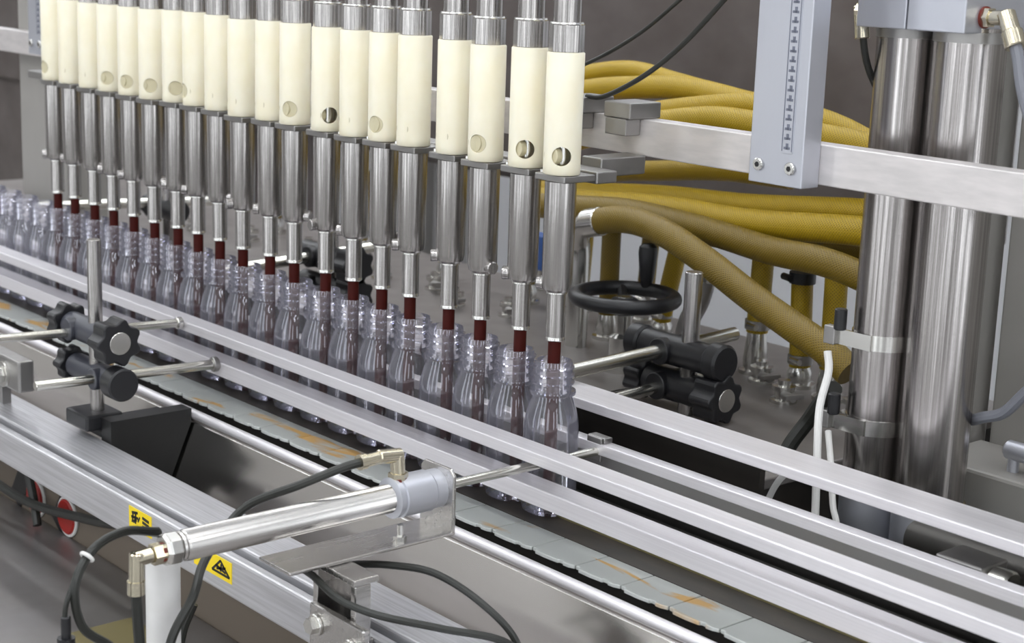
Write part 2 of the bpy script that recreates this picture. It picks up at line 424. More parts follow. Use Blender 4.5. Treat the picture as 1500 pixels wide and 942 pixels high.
# drip tray beside the chain
t = thing('drip_tray', (-1.0, -0.15, -0.35), 'polished steel drip tray with rounded lip under the slat chain', 'tray')
prof = [(-0.099, -0.016), (-0.106, -0.022), (-0.118, -0.05), (-0.168, -0.17), (-0.176, -0.18), (-0.192, -0.185)]
b = MB(); n = len(prof); X0, X1 = -3.0, 0.9
th = 0.002
poly = [(y, z) for y, z in prof] + [(y - 0.0 + 0.0015, z - 0.002) for i, (y, z) in reversed(list(enumerate(prof)))]
b.prism(poly, (X0, 0, 0), (1, 0, 0), X1 - X0, (0, 1, 0), (0, 0, 1)).build('sheet', 'tray', t)
MB().cyl((X0, -0.1015, -0.0125), (X1, -0.1015, -0.0125), 0.0062, n=16).build('lip', 'rail', t)

# ------------------------------------------------------------------ front frame rail with labels
t = thing('frame_rail', (-0.5, -0.26, -0.08), 'aluminium machine frame rail with yellow warning labels before the drip tray', 'rail')
MB().box(-2.2, 0.6, -0.281, -0.222, -0.072, -0.030).build('back_bar', 'aluminium_x', t, 0.0025)
MB().box(-2.2, 0.6, -0.300, -0.2875, -0.078, -0.034).build('front_bar', 'aluminium_x', t, 0.003)
MB().box(-2.2, 0.6, -0.2875, -0.281, -0.070, -0.046).build('groove_strip', 'black_plate', t)
for x in (-2.0, 0.5):
    MB().box(x, x + 0.05, -0.285, -0.235, -0.1995, -0.072).build('leg', 'dull_steel', t)
def sticker(x0, x1, z0, z1, kind):
    s = MB().box(x0, x1, -0.3006, -0.2999, z0, z1).build('warning_label', 'sticker', t, label='yellow warning label with black pictogram')
    b = MB(); y = -0.3009; wdt = x1 - x0; h = z1 - z0
    def bar(u0, v0, u1, v1, th):
        a = V((x0 + u0 * wdt, y, z0 + v0 * h)); c = V((x0 + u1 * wdt, y, z0 + v1 * h)); d = (c - a)
        b.obox((a + c) / 2, d, d.length / 2, (0, 1, 0), 0.0003, d.cross(V((0, 1, 0))), th * h)
    if kind == 0:
        for q in ((.15, .75, .4, .85, .06), (.12, .55, .42, .6, .06), (.2, .35, .35, .5, .07), (.3, .3, .32, .85, .05), (.15, .3, .2, .7, .04), (.42, .45, .5, .7, .04)): bar(*q)
        for k in range(3): bar(.62, .35 + k * .2, .9, .3 + k * .2, .06)
    else:
        for q in ((.5, .25, .95, .25, .05), (.5, .25, .72, .85, .05), (.72, .85, .95, .25, .05), (.62, .4, .85, .6, .06), (.72, .35, .74, .7, .05), (.6, .55, .85, .38, .05), (.1, .6, .35, .6, .05)): bar(*q)
    b.build('pictogram', 'ink', s)
sticker(-0.365, -0.314, -0.0635, -0.0385, 0)
sticker(-0.222, -0.146, -0.0625, -0.0395, 1)

# ------------------------------------------------------------------ lobed clamps on rods
def lobed(r, n=7, d=0.12, seg=42):
    return [(r * (1 + d * math.cos(n * 2 * math.pi * k / seg)) * math.cos(2 * math.pi * k / seg), r * (1 + d * math.cos(n * 2 * math.pi * k / seg)) * math.sin(2 * math.pi * k / seg)) for k in range(seg)]
def knob(parent, p, d, r, t, cap, material='black_plastic'):
    k = MB().prism(lobed(r), p, d, t).build('knob', material, parent, 0.002)
    d = V(d).normalized(); e = V(p) + d * t
    if cap: MB().cyl(e - d * 0.001, e + d * 0.0012, r * 0.52, bev=0.0005).build('cap', 'bright_steel', k)
    return k
def clamp(parent, x0, x1, y, z, rodx, r, mt='black_plastic'):
    """clamp body along x through the post, with a cross bore for a rod along y"""
    b = MB().cyl((x0, y, z), (x1, y, z), r, bev=0.002)
    b.cyl((rodx, y - r * 1.25, z), (rodx, y + r * 1.25, z), r * 0.86, bev=0.001)
    return b.build('clamp', mt, parent)

t = thing('rail_clamp_stand', (-0.612, -0.215, 0.0), 'steel post with black lobed clamps and two rods before the bottle rail', 'clamp stand')
PX, PY = -0.612, -0.213
MB().cyl((PX, PY, -0.004), (PX, PY, 0.217), 0.0088, bev=0.001).build('post', 'steel', t)
c1 = clamp(t, -0.678, -0.578, PY, 0.098, -0.651, 0.0165, 'slate_plastic')
knob(t, (-0.678, PY, 0.098), (-1, 0, 0), 0.024, 0.022, False)
knob(t, (-0.578, PY, 0.098), (1, 0, 0), 0.027, 0.030, True)
c2 = clamp(t, -0.668, -0.560, PY, 0.047, -0.588, 0.0155, 'slate_plastic')
knob(t, (-0.690, PY, 0.047), (1, 0, 0), 0.0205, 0.02, False)
MB().cyl((-0.566, PY, 0.047), (-0.540, PY, 0.047), 0.0205, bev=0.002).build('end_cap', 'black_plastic', t)
MB().cyl((-0.651, -0.345, 0.098), (-0.651, -0.073, 0.0875), 0.0056, bev=0.001).build('rod', 'rod_steel', t)
MB().cyl((-0.588, -0.306, 0.0495), (-0.575, -0.062, 0.0465), 0.0062, bev=0.001).build('rod', 'rod_steel', t)
MB().cyl((-0.651, -0.0790, 0.0873), (-0.651, -0.0707, 0.0873), 0.0078, bev=0.001).build('rod_end', 'bright_steel', t)
MB().cyl((-0.5755, -0.070, 0.0465), (-0.575, -0.0625, 0.0465), 0.0098, bev=0.001).build('rod_end', 'dull_steel', t)
b = MB().box(-0.646, -0.588, -0.240, -0.190, -0.020, 0.0)
b.build('base_block', 'black_plastic', t, 0.003)

t = thing('divider_plate', (-0.57, -0.17, -0.2), 'matt black divider block across the drip tray under the clamp post', 'block')
MB().prism([(-0.108, -0.003), (-0.109, -0.022), (-0.1225, -0.053), (-0.171, -0.168), (-0.195, -0.168), (-0.195, -0.060), (-0.2205, -0.060), (-0.2205, -0.003)], (-0.587, 0, 0), (1, 0, 0), 0.025, (0, 1, 0), (0, 0, 1)).build('upright', 'black_plate', t)
MB().box(-0.650, -0.588, -0.2205, -0.108, -0.030, -0.0205).build('foot', 'black_plate', t, 0.002)

t = thing('adjuster_block', (-0.76, -0.255, -0.03), 'small steel block with hex adjusting bolt beside the clamp post', 'block')
MB().box(-0.90, -0.732, -0.262, -0.240, 0.000, 0.042).build('block', 'dull_steel', t, 0.003)
MB().box(-0.90, -0.80, -0.255, -0.243, -0.030, 0.001).build('foot', 'dull_steel', t)
MB().cyl((-0.775, -0.262, 0.018), (-0.775, -0.266, 0.018), 0.017).build('washer', 'bright_steel', t)
b = MB().cyl((-0.775, -0.266, 0.018), (-0.775, -0.277, 0.018), 0.0115, n=6)
b.build('hex_nut', 'bright_steel', t, 0.001)
MB().cyl((-0.775, -0.277, 0.018), (-0.775, -0.288, 0.018), 0.006, bev=0.001).build('bolt_end', 'bright_steel', t)

# stand behind the bottles
t = thing('rail_clamp_stand', (-0.045, 0.27, 0.05), 'steel post with black clamps behind the bottles beside the handwheel', 'clamp stand')
PX, PY = -0.058, 0.268
MB().cyl((PX, PY, 0.0502), (PX, PY, 0.222), 0.0105, bev=0.001).build('post', 'steel', t)
clamp(t, -0.130, -0.022, PY, 0.123, -0.088, 0.0185)
MB().cyl((-0.152, PY, 0.123), (-0.130, PY, 0.123), 0.021, bev=0.003).build('end_cap', 'black_plastic', t)
MB().cyl((-0.022, PY, 0.123), (0.000, PY, 0.123), 0.0225, bev=0.003).build('end_cap', 'black_plastic', t)
clamp(t, -0.120, -0.030, PY, 0.0805, -0.09, 0.019)
knob(t, (-0.120, PY, 0.0805), (-1, 0, 0), 0.0225, 0.026, False)
knob(t, (-0.030, PY, 0.0805), (1, 0, 0), 0.0265, 0.034, True)
MB().cyl((-0.088, 0.075, 0.117), (-0.088, 0.380, 0.128), 0.0085, bev=0.001).build('rod', 'rod_steel', t)
MB().cyl((-0.09, 0.135, 0.072), (-0.09, 0.350, 0.084), 0.007, bev=0.001).build('rod', 'rod_steel', t)

t = thing('rail_clamp_stand', (-1.30, 0.24, 0.05), 'steel post with black clamp behind the bottles at the grey column', 'clamp stand')
MB().cyl((-1.26, 0.25, 0.05), (-1.26, 0.25, 0.21), 0.0105, bev=0.001).build('post', 'steel', t)
clamp(t, -1.33, -1.22, 0.25, 0.128, -1.295, 0.0185)
MB().cyl((-1.295, 0.02, 0.145), (-1.295, 0.36, 0.13), 0.0085, bev=0.001).build('rod', 'rod_steel', t)
t = thing('rail_clamp_stand', (-0.70, 0.24, 0.05), 'steel post with black lobed clamp behind the middle of the bottle row', 'clamp stand')
MB().cyl((-0.76, 0.24, 0.05), (-0.76, 0.24, 0.215), 0.0105, bev=0.001).build('post', 'steel', t)
clamp(t, -0.83, -0.72, 0.24, 0.125, -0.79, 0.0185)
knob(t, (-0.72, 0.24, 0.125), (1, 0, 0), 0.026, 0.03, False)
clamp(t, -0.83, -0.72, 0.24, 0.0805, -0.79, 0.0185)
knob(t, (-0.72, 0.24, 0.0805), (1, 0, 0), 0.026, 0.03, False)
MB().cyl((-0.79, 0.075, 0.118), (-0.79, 0.35, 0.13), 0.0085, bev=0.001).build('rod', 'rod_steel', t)

# ------------------------------------------------------------------ bottles
def bottle_mesh():
    prof = [(0.0, 0.0), (0.003, 0.018), (0.0005, 0.0245), (0.003, 0.0280), (0.008, 0.0292), (0.090, 0.0292), (0.098, 0.0288), (0.106, 0.0274), (0.114, 0.0252), (0.121, 0.0228), (0.126, 0.0208),
            (0.1285, 0.0202), (0.1290, 0.0242), (0.1312, 0.0246), (0.1332, 0.0242), (0.1337, 0.0200), (0.1395, 0.0200), (0.1405, 0.0224), (0.1422, 0.0228), (0.1432, 0.0200),
            (0.1480, 0.0200), (0.1490, 0.0222), (0.1507, 0.0226), (0.1517, 0.0200), (0.1560, 0.0200), (0.1570, 0.0218), (0.1585, 0.0220), (0.1595, 0.0198), (0.1640, 0.0197), (0.1652, 0.0192), (0.1652, 0.0182), (0.160, 0.0178), (0.130, 0.0178)]
    n = 36; vs = []; fs = []
    for z, r in prof:
        for k in range(n):
            a = 2 * math.pi * k / n
            rr = r
            if 0.085 < z < 0.127: rr = r * (1 + 0.008 * math.cos(12 * a) * math.sin(math.pi * (z - 0.085) / 0.042))
            if 0.02 < z < 0.08: rr = r
            vs.append(V((rr * math.cos(a), rr * math.sin(a), z)))
    for i in range(1, len(prof) - 1):
        for k in range(n):
            k2 = (k + 1) % n
            fs.append((i * n + k, i * n + k2, (i + 1) * n + k2, (i + 1) * n + k))
    fs.append(tuple(n + k for k in range(n - 1, -1, -1)))
    b = MB(); b.add(vs, fs, True)
    return b
BP = 0.0607
ORD = ['first', 'second', 'third', 'fourth', 'fifth', 'sixth', 'seventh', 'eighth', 'ninth', 'tenth', 'eleventh', 'twelfth', 'thirteenth', 'fourteenth', 'fifteenth', 'sixteenth', 'seventeenth', 'eighteenth', 'nineteenth', 'last']
b0 = None
for k in range(29):
    x = -BP * k
    if b0 is None:
        b0 = bottle_mesh().build('bottle', 'clear_plastic', None, origin=(0, 0, 0)); o = b0
    else:
        o = b0.copy(); C.objects.link(o)
    o.location = (x, 0, 0.0005); o.rotation_euler.z = random.uniform(0, 6.28)
    if k == 0: tag(o, 'clear plastic bottle resting against the piston stop rod', 'bottle', 'bottles under the filling nozzles')
    elif k < 20: tag(o, 'clear plastic bottle under the %s filling nozzle counted from the yellow hoses' % ORD[k], 'bottle', 'bottles under the filling nozzles')
    else: tag(o, 'empty clear bottle without nozzle, %s of the waiting bottles beyond the nozzle row' % ORD[k - 20], 'bottle', 'bottles waiting to be filled')

# ------------------------------------------------------------------ filling nozzles
NX = [-1.156, -1.098, -1.033, -0.973, -0.911, -0.85, -0.784, -0.729, -0.672, -0.614, -0.548, -0.492, -0.422, -0.363, -0.305, -0.25, -0.178, -0.122, -0.055, 0.0]
def sleeve_mesh():
    ro, ri, z0, z1 = 0.0192, 0.0148, 0.361, 0.484
    b = MB(); n = 72
    prof = [(ri, z0), (ro - 0.001, z0), (ro, z0 + 0.001), (ro, 0.3695), (ro, 0.3915), (ro, z1 - 0.001), (ro - 0.001, z1), (ri, z1)]
    vs = [V((r * math.cos(2 * math.pi * k / n), r * math.sin(2 * math.pi * k / n), z)) for r, z in prof for k in range(n)]
    fs = []
    for i in range(len(prof)):
        i2 = (i + 1) % len(prof)
        for k in range(n):
            k2 = (k + 1) % n
            fs.append((i * n + k, i * n + k2, i2 * n + k2, i2 * n + k))
    b.add(vs, fs, False)
    o = b.build('white_sleeve', 'pom', None, origin=(0, 0, 0))
    cut = MB().cyl((0.005, 0, 0.3805), (0.03, 0, 0.3805), 0.0098, n=32).build('cutter', 'pom', None, origin=(0, 0, 0))
    md = o.modifiers.new('b', 'BOOLEAN'); md.operation = 'DIFFERENCE'; md.object = cut; md.solver = 'EXACT'
    dg = bpy.context.evaluated_depsgraph_get()
    me = bpy.data.meshes.new_from_object(o.evaluated_get(dg))
    me.name = 'white_sleeve'
    for q in (o, cut): bpy.data.objects.remove(q)
    for pol in me.polygons:
        nrm = pol.normal; c = pol.center; rr = math.hypot(c.x, c.y)
        pol.use_smooth = abs(nrm.z) < 0.5 and rr > 0.0185 and not (0.370 < c.z < 0.391)
    return me
SLEEVE = sleeve_mesh()
OPEN = {13: 11, 19: -6, 20: -2}
PLUG = {4: -20, 5: -25, 6: -12, 7: -5, 12: -22, 15: -36, 18: -29, 8: -72, 1: -60}
def child_mesh(name, me, parent):
    o = bpy.data.objects.new(name, me); C.objects.link(o); o.parent = parent; return o
def make_nozzle():
    t = bpy.data.objects.new('filling_nozzle', None); C.objects.link(t)
    t.location = (0, 0, 0.03)
    MB().rev((0, 0, 0.510), (0, 0, 1), [(0, 0.0142), (0.24, 0.0142)], 28).build('upper_tube', 'steel', t)
    col = MB().rev((0, 0, 0.484), (0, 0, 1), [(0, 0.0182), (0.027, 0.0182)], 8, smooth=False)
    col.build('collar', 'steel', t, 0.0006)
    MB().rev((0, 0, 0.511), (0, 0, 1), [(0, 0.0172), (0.001, 0.0178), (0.0025, 0.0172)], 28).build('collar_ring', 'bright_steel', t)
    s = child_mesh('white_sleeve', SLEEVE, t); s.location = (0, 0, -0.03)
    MB().cyl((0, 0, 0.362), (0, 0, 0.483), 0.0085, n=16).build('core_rod', 'bright_steel', t)
    MB().box(-0.0265, 0.019, -0.013, 0.030, 0.3535, 0.3605).build('holder_plate', 'dull_steel', t, 0.001)
    MB().cyl((-0.0215, -0.006, 0.3605), (-0.0215, -0.006, 0.3635), 0.0035, n=8).build('screw', 'bright_steel', t)
    MB().rev((0, 0, 0.2385), (0, 0, 1), [(0, 0.0110), (0.003, 0.0145), (0.010, 0.0162), (0.115, 0.0165)], 28).build('body_tube', 'steel', t)
    MB().rev((0, 0, 0.2365), (0, 0, 1), [(0, 0.0102), (0.0005, 0.0112), (0.0028, 0.0112)], 24).build('joint_ring', 'bright_steel', t)
    MB().rev((0, 0, 0.1895), (0, 0, 1), [(0, 0.0098), (0.048, 0.0098)], 24).build('lower_tube', 'steel', t)
    MB().rev((0, 0, 0.1865), (0, 0, 1), [(0, 0.0088), (0.001, 0.0102), (0.0035, 0.0102), (0.0045, 0.0098)], 24).build('tip_ring', 'bright_steel', t)
    MB().rev((0, 0, 0.030), (0, 0, 1), [(0, 0.0052), (0.006, 0.0068), (0.157, 0.0068)], 20).build('dip_tube', 'red_rubber', t, label='dark red rubber dip tube')
    pt = MB().cyl((-0.009, -0.010, 0.2465), (-0.0145, -0.0165, 0.2465), 0.0072, n=18, bev=0.001).build('side_port', 'steel', t)
    return t
noz = make_nozzle()
for i, x in enumerate(NX):
    n = i + 1
    t = noz if i == 0 else copy_tree(noz)
    dz = random.uniform(-0.0015, 0.0015)
    t.location = (x, 0, 0.03 + dz)
    az = math.degrees(math.atan2(-1.147, 1.26 - x))
    sl = [c for c in t.children if c.name.startswith('white_sleeve')][0]
    off = OPEN.get(n, PLUG.get(n, random.uniform(110, 250)))
    sl.rotation_euler.z = math.radians(az + off)
    sp = [c for c in t.children if c.name.startswith('side_port')][0]
    sp.rotation_euler.z = math.radians(random.uniform(-25, 35)) if n % 3 else math.radians(random.uniform(120, 200))
    if n in OPEN:
        tag(t, 'white sleeved filling nozzle with open dark port, %s from the yellow hoses' % ORD[20 - n], 'nozzle', 'filling nozzles')
    elif n in PLUG:
        tag(t, 'white sleeved filling nozzle with cream plugged port, %s from the yellow hoses' % ORD[20 - n], 'nozzle', 'filling nozzles')
        a = math.radians(az + off); c, s_ = math.cos(a), math.sin(a)
        pg = MB().cyl((x + 0.009 * c, 0.009 * s_, 0.3805 + dz), (x + 0.0172 * c, 0.0172 * s_, 0.3805 + dz), 0.0097, n=24, bev=0.0005)
        pg.build('port_plug', 'plug', t, label='cream plug')
    else:
        tag(t, 'plain white sleeved filling nozzle with hidden port, %s from the yellow hoses' % ORD[20 - n], 'nozzle', 'filling nozzles')

# manifold bar, cross beam, brackets
t = thing('nozzle_bar', (-0.6, 0.045, 0.345), 'long dark steel bar carrying the holder plates of the filling nozzles', 'bar')
MB().box(-1.32, 0.020, 0.031, 0.060, 0.350, 0.3625).build('bar', 'dull_steel', t, 0.0015)
for x in (-1.22, -0.62, -0.035):
    MB().box(x, x + 0.030, 0.060, 0.1255, 0.352, 0.372).build('arm', 'dull_steel', t, 0.0015)
o = MB().box(-3.0, 1.3, 0.126, 0.150, 0.3705, 0.4095).build('cross_beam', 'beam', None, 0.0012)
tag(o, 'long flat brushed steel cross beam behind the filling nozzles', 'beam')
def bracket(x0, x1, z0, label):
    t = thing('scale_bracket', ((x0 + x1) / 2, 0.113, z0), label, 'bracket')
    MB().box(x0, x1, 0.1, 0.1258, z0, 0.95).build('plate', 'aluminium', t, 0.001)
    sx = x0 + (x1 - x0) * 0.60
    st = MB().box(sx, sx + 0.014, 0.0992, 0.1001, z0 + 0.032, 0.94).build('scale_strip', 'aluminium', t, 0.0003, label='pale measuring strip with dark marks')
    MB().box(sx + 0.0005, sx + 0.0013, 0.0988, 0.0993, z0 + 0.034, 0.93).box(sx + 0.0124, sx + 0.0132, 0.0988, 0.0993, z0 + 0.034, 0.93).build('border', 'scale_ink', st)
    first = None; k = 0; z = z0 + 0.036
    while z < 0.62:
        if first is None:
            first = MB().box(sx + 0.003, sx + 0.0105, 0.0988, 0.0993, z, z + 0.0024).box(sx + 0.0055, sx + 0.0085, 0.0988, 0.0993, z, z + 0.0058).build('mark', 'scale_ink', st)
        else:
            q = first.copy(); C.objects.link(q); q.location.z = k * 0.0092
        k += 1; z = z0 + 0.036 + k * 0.0092
    for sx in (x0 + 0.013, x1 - 0.014):
        s = MB().cyl((sx, 0.1, z0 + 0.018), (sx, 0.0965, z0 + 0.018), 0.0062, bev=0.001).build('screw', 'bright_steel', t)
        MB().cyl((sx, 0.0966, z0 + 0.018), (sx, 0.0962, z0 + 0.018), 0.0028, n=6).build('socket', 'ink', s)
    return t
bracket(0.163, 0.230, 0.368, 'pale aluminium bracket with measuring scale on the beam beside the steel columns')
bracket(-1.464, -1.405, 0.378, 'pale aluminium bracket with measuring scale on the beam far beyond the nozzle row')
o = MB().box(-1.62, -1.44, 0.152, 0.23, 0.0503, 0.95).build('support_column', 'grey_paint', None, 0.003)
tag(o, 'greige square support column behind the far end of the cross beam', 'column')
for x0, x1, lab in ((-0.052, -0.012, 'small steel clamp block on the cross beam beside the yellow hoses'), (-0.125, -0.085, 'small steel clamp block on the cross beam behind the nozzles')):
    t = thing('clamp_block', ((x0 + x1) / 2, 0.13, 0.4095), lab, 'block')
    MB().box(x0, x1, 0.105, 0.152, 0.4098, 0.427).build('block', 'dull_steel', t, 0.0015)
    MB().box(x0 + 0.004, x1 - 0.004, 0.104, 0.1255, 0.392, 0.4098).build('jaw', 'dull_steel', t, 0.001)

# ------------------------------------------------------------------ twin steel columns
t = thing('lift_cylinders', (0.275, 0.235, -0.3), 'twin polished steel lift cylinders joined by a grey head block', 'lift cylinder')
for cx, r in ((0.240, 0.0305), (0.312, 0.0345)):
    c = MB().rev((cx, 0.235, 0.055), (0, 0, 1), [(0, r), (0.47, r)], 40).build('cylinder', 'column_steel', t)
    MB().rev((cx, 0.235, -0.30), (0, 0, 1), [(0, r * 1.04), (0.350, r * 1.04)], 40).build('base_collar', 'aluminium', t)
    MB().torus((cx, 0.235, 0.0535), (0, 0, 1), r * 1.0, 0.0022).build('ring', 'gold_ring', t)
    MB().rev((cx, 0.235, 0.511), (0, 0, 1), [(0, r * 1.03), (0.010, r * 1.03)], 40).build('top_flange', 'dull_steel', t)
MB().box(0.214, 0.272, 0.185, 0.285, 0.5205, 0.80).build('head_block', 'aluminium', t, 0.0012)
MB().box(0.2735, 0.338, 0.185, 0.285, 0.5205, 0.80).build('head_block', 'aluminium', t, 0.0012)
# elbow fitting on the end of the head block
e = MB().cyl((0.3385, 0.215, 0.5355), (0.346, 0.215, 0.5355), 0.0098, n=6).cyl((0.346, 0.215, 0.5355), (0.366, 0.213, 0.5365), 0.0070, bev=0.001)
e.cyl((0.362, 0.213, 0.541), (0.376, 0.208, 0.518), 0.0085, n=16, bev=0.001).cyl((0.372, 0.2095, 0.525), (0.380, 0.207, 0.511), 0.0100, n=16, bev=0.001)
e.build('elbow_fitting', 'nickel', t)
MB().cyl((0.338, 0.215, 0.5355), (0.3405, 0.215, 0.5355), 0.0102).build('seal', 'red_seal', t)
e = MB().cyl((0.214, 0.20, 0.535), (0.206, 0.20, 0.535), 0.010, n=6).cyl((0.206, 0.20, 0.540), (0.211, 0.20, 0.508), 0.0075, bev=0.001).cyl((0.207, 0.20, 0.546), (0.207, 0.20, 0.552), 0.0105, bev=0.001)
e.build('elbow_fitting', 'nickel', t)
for z, lab in ((0.207, 0), (0.118, 1)):
    k = MB().rev((0.240, 0.235, z - 0.008), (0, 0, 1), [(0, 0.0320), (0.016, 0.0320)], 36).box(0.196, 0.250, 0.2015, 0.2045, z - 0.008, z + 0.008).build('band_clamp', 'bright_steel', t)
    MB().box(0.194, 0.208, 0.196, 0.2055, z - 0.009, z + 0.010).build('sensor_mount', 'dull_steel', k, 0.001)
    MB().cyl((0.213, 0.198, z + 0.008), (0.213, 0.198, z + 0.030), 0.0065, bev=0.001).build('sensor', 'black_plastic', k)

# ------------------------------------------------------------------ hand wheel
t = thing('hand_wheel', (-0.253, 0.35, 0.05), 'black hand wheel with upright handle on the machine base', 'hand wheel')
HW = V((-0.253, 0.35, 0.147))
MB().torus(HW, (0, 0, 1), 0.064, 0.0095, 56, 14).build('rim', 'black_plastic', t)
MB().rev(HW - V((0, 0, 0.022)), (0, 0, 1), [(0, 0.014), (0.004, 0.022), (0.012, 0.022), (0.020, 0.017), (0.022, 0.012)], 28).build('hub', 'black_plastic', t)
MB().rev(HW - V((0, 0, 0.002)), (0, 0, 1), [(0, 0.011), (0.003, 0.011), (0.004, 0.009)], 20).build('hub_cap', 'bright_steel', t)
for k in range(3):
    a = math.radians(20 + 120 * k); d = V((math.cos(a), math.sin(a), 0))
    MB().tube([HW + d * 0.015 - V((0, 0, 0.012)), HW + d * 0.035 - V((0, 0, 0.008)), HW + d * 0.058], 0.0065, 10).build('spoke', 'black_plastic', t)
hp = HW + V((-0.020, 0.058, 0.004))
MB().rev(hp, (0, 0, 1), [(0, 0.007), (0.008, 0.0085), (0.012, 0.0095), (0.046, 0.0128), (0.054, 0.0118), (0.058, 0.007)], 22).build('handle', 'black_plastic', t)
MB().rev((-0.253, 0.35, 0.05), (0, 0, 1), [(0, 0.030), (0.012, 0.030), (0.014, 0.018), (0.045, 0.018), (0.05, 0.011), (0.075, 0.011)], 24).build('spindle', 'bright_steel', t)

# ------------------------------------------------------------------ hoses
H = {
 'A': [(-0.735, 0.6, 0.371), (-0.611, 0.6, 0.398), (-0.516, 0.6, 0.411), (-0.422, 0.6, 0.401), (-0.315, 0.59, 0.391), (-0.191, 0.58, 0.382), (-0.096, 0.57, 0.366), (-0.023, 0.57, 0.339)],
 'B': [(-0.704, 0.56, 0.349), (-0.566, 0.56, 0.379), (-0.48, 0.56, 0.391), (-0.366, 0.56, 0.399), (-0.249, 0.55, 0.391), (-0.134, 0.54, 0.378), (-0.044, 0.54, 0.355), (0.017, 0.53, 0.338)],
 'C': [(-0.609, 0.52, 0.314), (-0.464, 0.52, 0.345), (-0.383, 0.52, 0.366), (-0.273, 0.51, 0.385), (-0.201, 0.51, 0.393), (-0.109, 0.51, 0.388), (-0.049, 0.51, 0.378), (0.021, 0.51, 0.356)],
 'D': [(-0.563, 0.48, 0.3), (-0.422, 0.48, 0.34), (-0.343, 0.48, 0.357), (-0.244, 0.48, 0.373), (-0.161, 0.48, 0.374), (-0.072, 0.48, 0.37), (0.012, 0.48, 0.365), (0.063, 0.48, 0.355)],
 'G': [(-0.744, 0.6, 0.241), (-0.631, 0.6, 0.237), (-0.542, 0.6, 0.259), (-0.456, 0.6, 0.271), (-0.323, 0.6, 0.288), (-0.2, 0.6, 0.292)],
 'F1': [(-0.628, 0.5, 0.225), (-0.507, 0.5, 0.238), (-0.337, 0.5, 0.255), (-0.176, 0.49, 0.266), (0.001, 0.48, 0.285), (0.07, 0.48, 0.288)],
 'F2': [(-0.581, 0.46, 0.222), (-0.464, 0.46, 0.234), (-0.297, 0.46, 0.248), (-0.139, 0.45, 0.253), (0.033, 0.44, 0.27), (0.102, 0.44, 0.272)],
 'F2b': [(-0.475, 0.54, 0.205), (-0.338, 0.54, 0.208), (-0.203, 0.53, 0.214), (-0.11, 0.53, 0.216), (0.005, 0.52, 0.23), (0.06, 0.51, 0.24)],
 'F3': [(-0.52, 0.42, 0.225), (-0.42, 0.42, 0.235), (-0.316, 0.42, 0.243), (-0.183, 0.42, 0.239), (-0.067, 0.41, 0.233), (0.018, 0.4, 0.235), (0.069, 0.4, 0.229), (0.119, 0.4, 0.218)],
 'F4': [(-0.347, 0.38, 0.229), (-0.311, 0.38, 0.238), (-0.266, 0.38, 0.241), (-0.2, 0.37, 0.234), (-0.124, 0.36, 0.214), (-0.044, 0.35, 0.188), (0.032, 0.34, 0.167), (0.093, 0.33, 0.152), (0.129, 0.33, 0.133)],
}
HL = {'A': ('thick yellow braided hose arching topmost over the hose bundle behind the beam', 'yellow_hose', 0.0150),
 'B': ('thick yellow braided hose just under the topmost arching hose behind the beam', 'yellow_hose', 0.0165),
 'C': ('yellow braided hose bending up behind the small clamp block on the beam', 'yellow_hose', 0.0155),
 'D': ('yellow braided hose resting lowest along the top edge of the beam', 'yellow_hose', 0.0165),
 'G': ('shaded yellow braided hose hanging under the cross beam before the steel cabinet', 'yellow_hose', 0.0150),
 'F1': ('yellow braided hose running uppermost under the beam to the steel columns', 'yellow_hose', 0.0165),
 'F2': ('yellow braided hose running second under the beam to the steel columns', 'yellow_hose', 0.0180),
 'F2b': ('shaded yellow braided hose deep behind the other hoses under the beam', 'olive_shade_hose', 0.0180),
 'F3': ('olive shaded yellow braided hose sloping gently above the hand wheel', 'olive_shade_hose', 0.0175),
 'F4': ('thick olive shaded yellow hose sloping steeply from steel coupling past the hand wheel', 'olive_shade_hose', 0.0178)}
for k, pts in H.items():
    lab, mm, r = HL[k]
    if k == 'F4':
        t = thing('braided_hose', (-0.1, 0.35, 0.12), lab, 'hose')
        MB().tube(pts, r, 18, 10).build('hose', mm, t)
        MB().tube([(-0.347, 0.38, 0.229), (-0.369, 0.38, 0.222), (-0.383, 0.385, 0.2), (-0.386, 0.39, 0.171), (-0.386, 0.39, 0.05)], 0.0155, 16, 8).build('coupling_pipe', 'bright_steel', t)
        d = V((0.04, 0, 0.008)).normalized()
        MB().cyl(V((-0.362, 0.38, 0.2255)), V((-0.335, 0.38, 0.232)), 0.0195, bev=0.001).build('coupling', 'bright_steel', t)
    else:
        tag(MB().tube(pts, r, 18, 10).build('braided_hose', mm), lab, 'hose')
def riser(x, y, ztop, zbot, label, mm, r=0.0135, lean=0.0, group=None, zf=0.05):
    """vertical hose on a barbed fitting with a hose clamp"""
    t = thing('riser_hose', (x, y, zf), label, 'hose', group)
    MB().tube([(x + lean, y, ztop), (x + lean * 0.6, y, ztop * 0.6 + zbot * 0.4), (x, y, zbot)], r, 14, 6).build('hose', mm, t)
    MB().rev((x, y, zbot + 0.004), (0, 0, 1), [(0, r + 0.002), (0.012, r + 0.002)], 18).build('hose_clamp', 'dull_steel', t)
    MB().cyl((x - 0.003, y - r - 0.001, zbot + 0.010), (x + 0.014, y - r - 0.004, zbot + 0.010), 0.0042, n=10).build('clamp_screw', 'bright_steel', t)
    MB().rev((x, y, zf), (0, 0, 1), [(0, 0.021), (0.005, 0.021), (0.006, 0.015), (0.018, 0.016), (max(zbot - zf, 0.02), 0.0125)], 18).build('fitting', 'bright_steel', t)
    return t
riser(-0.397, 0.46, 0.205, 0.085, 'upright olive shaded yellow hose behind the hand wheel under the steel coupling', 'olive_shade_hose')
riser(-0.148, 0.49, 0.215, 0.105, 'upright yellow hose with amber end and steel clamp behind the black clamps', 'yellow_hose', 0.0145, 0.003)
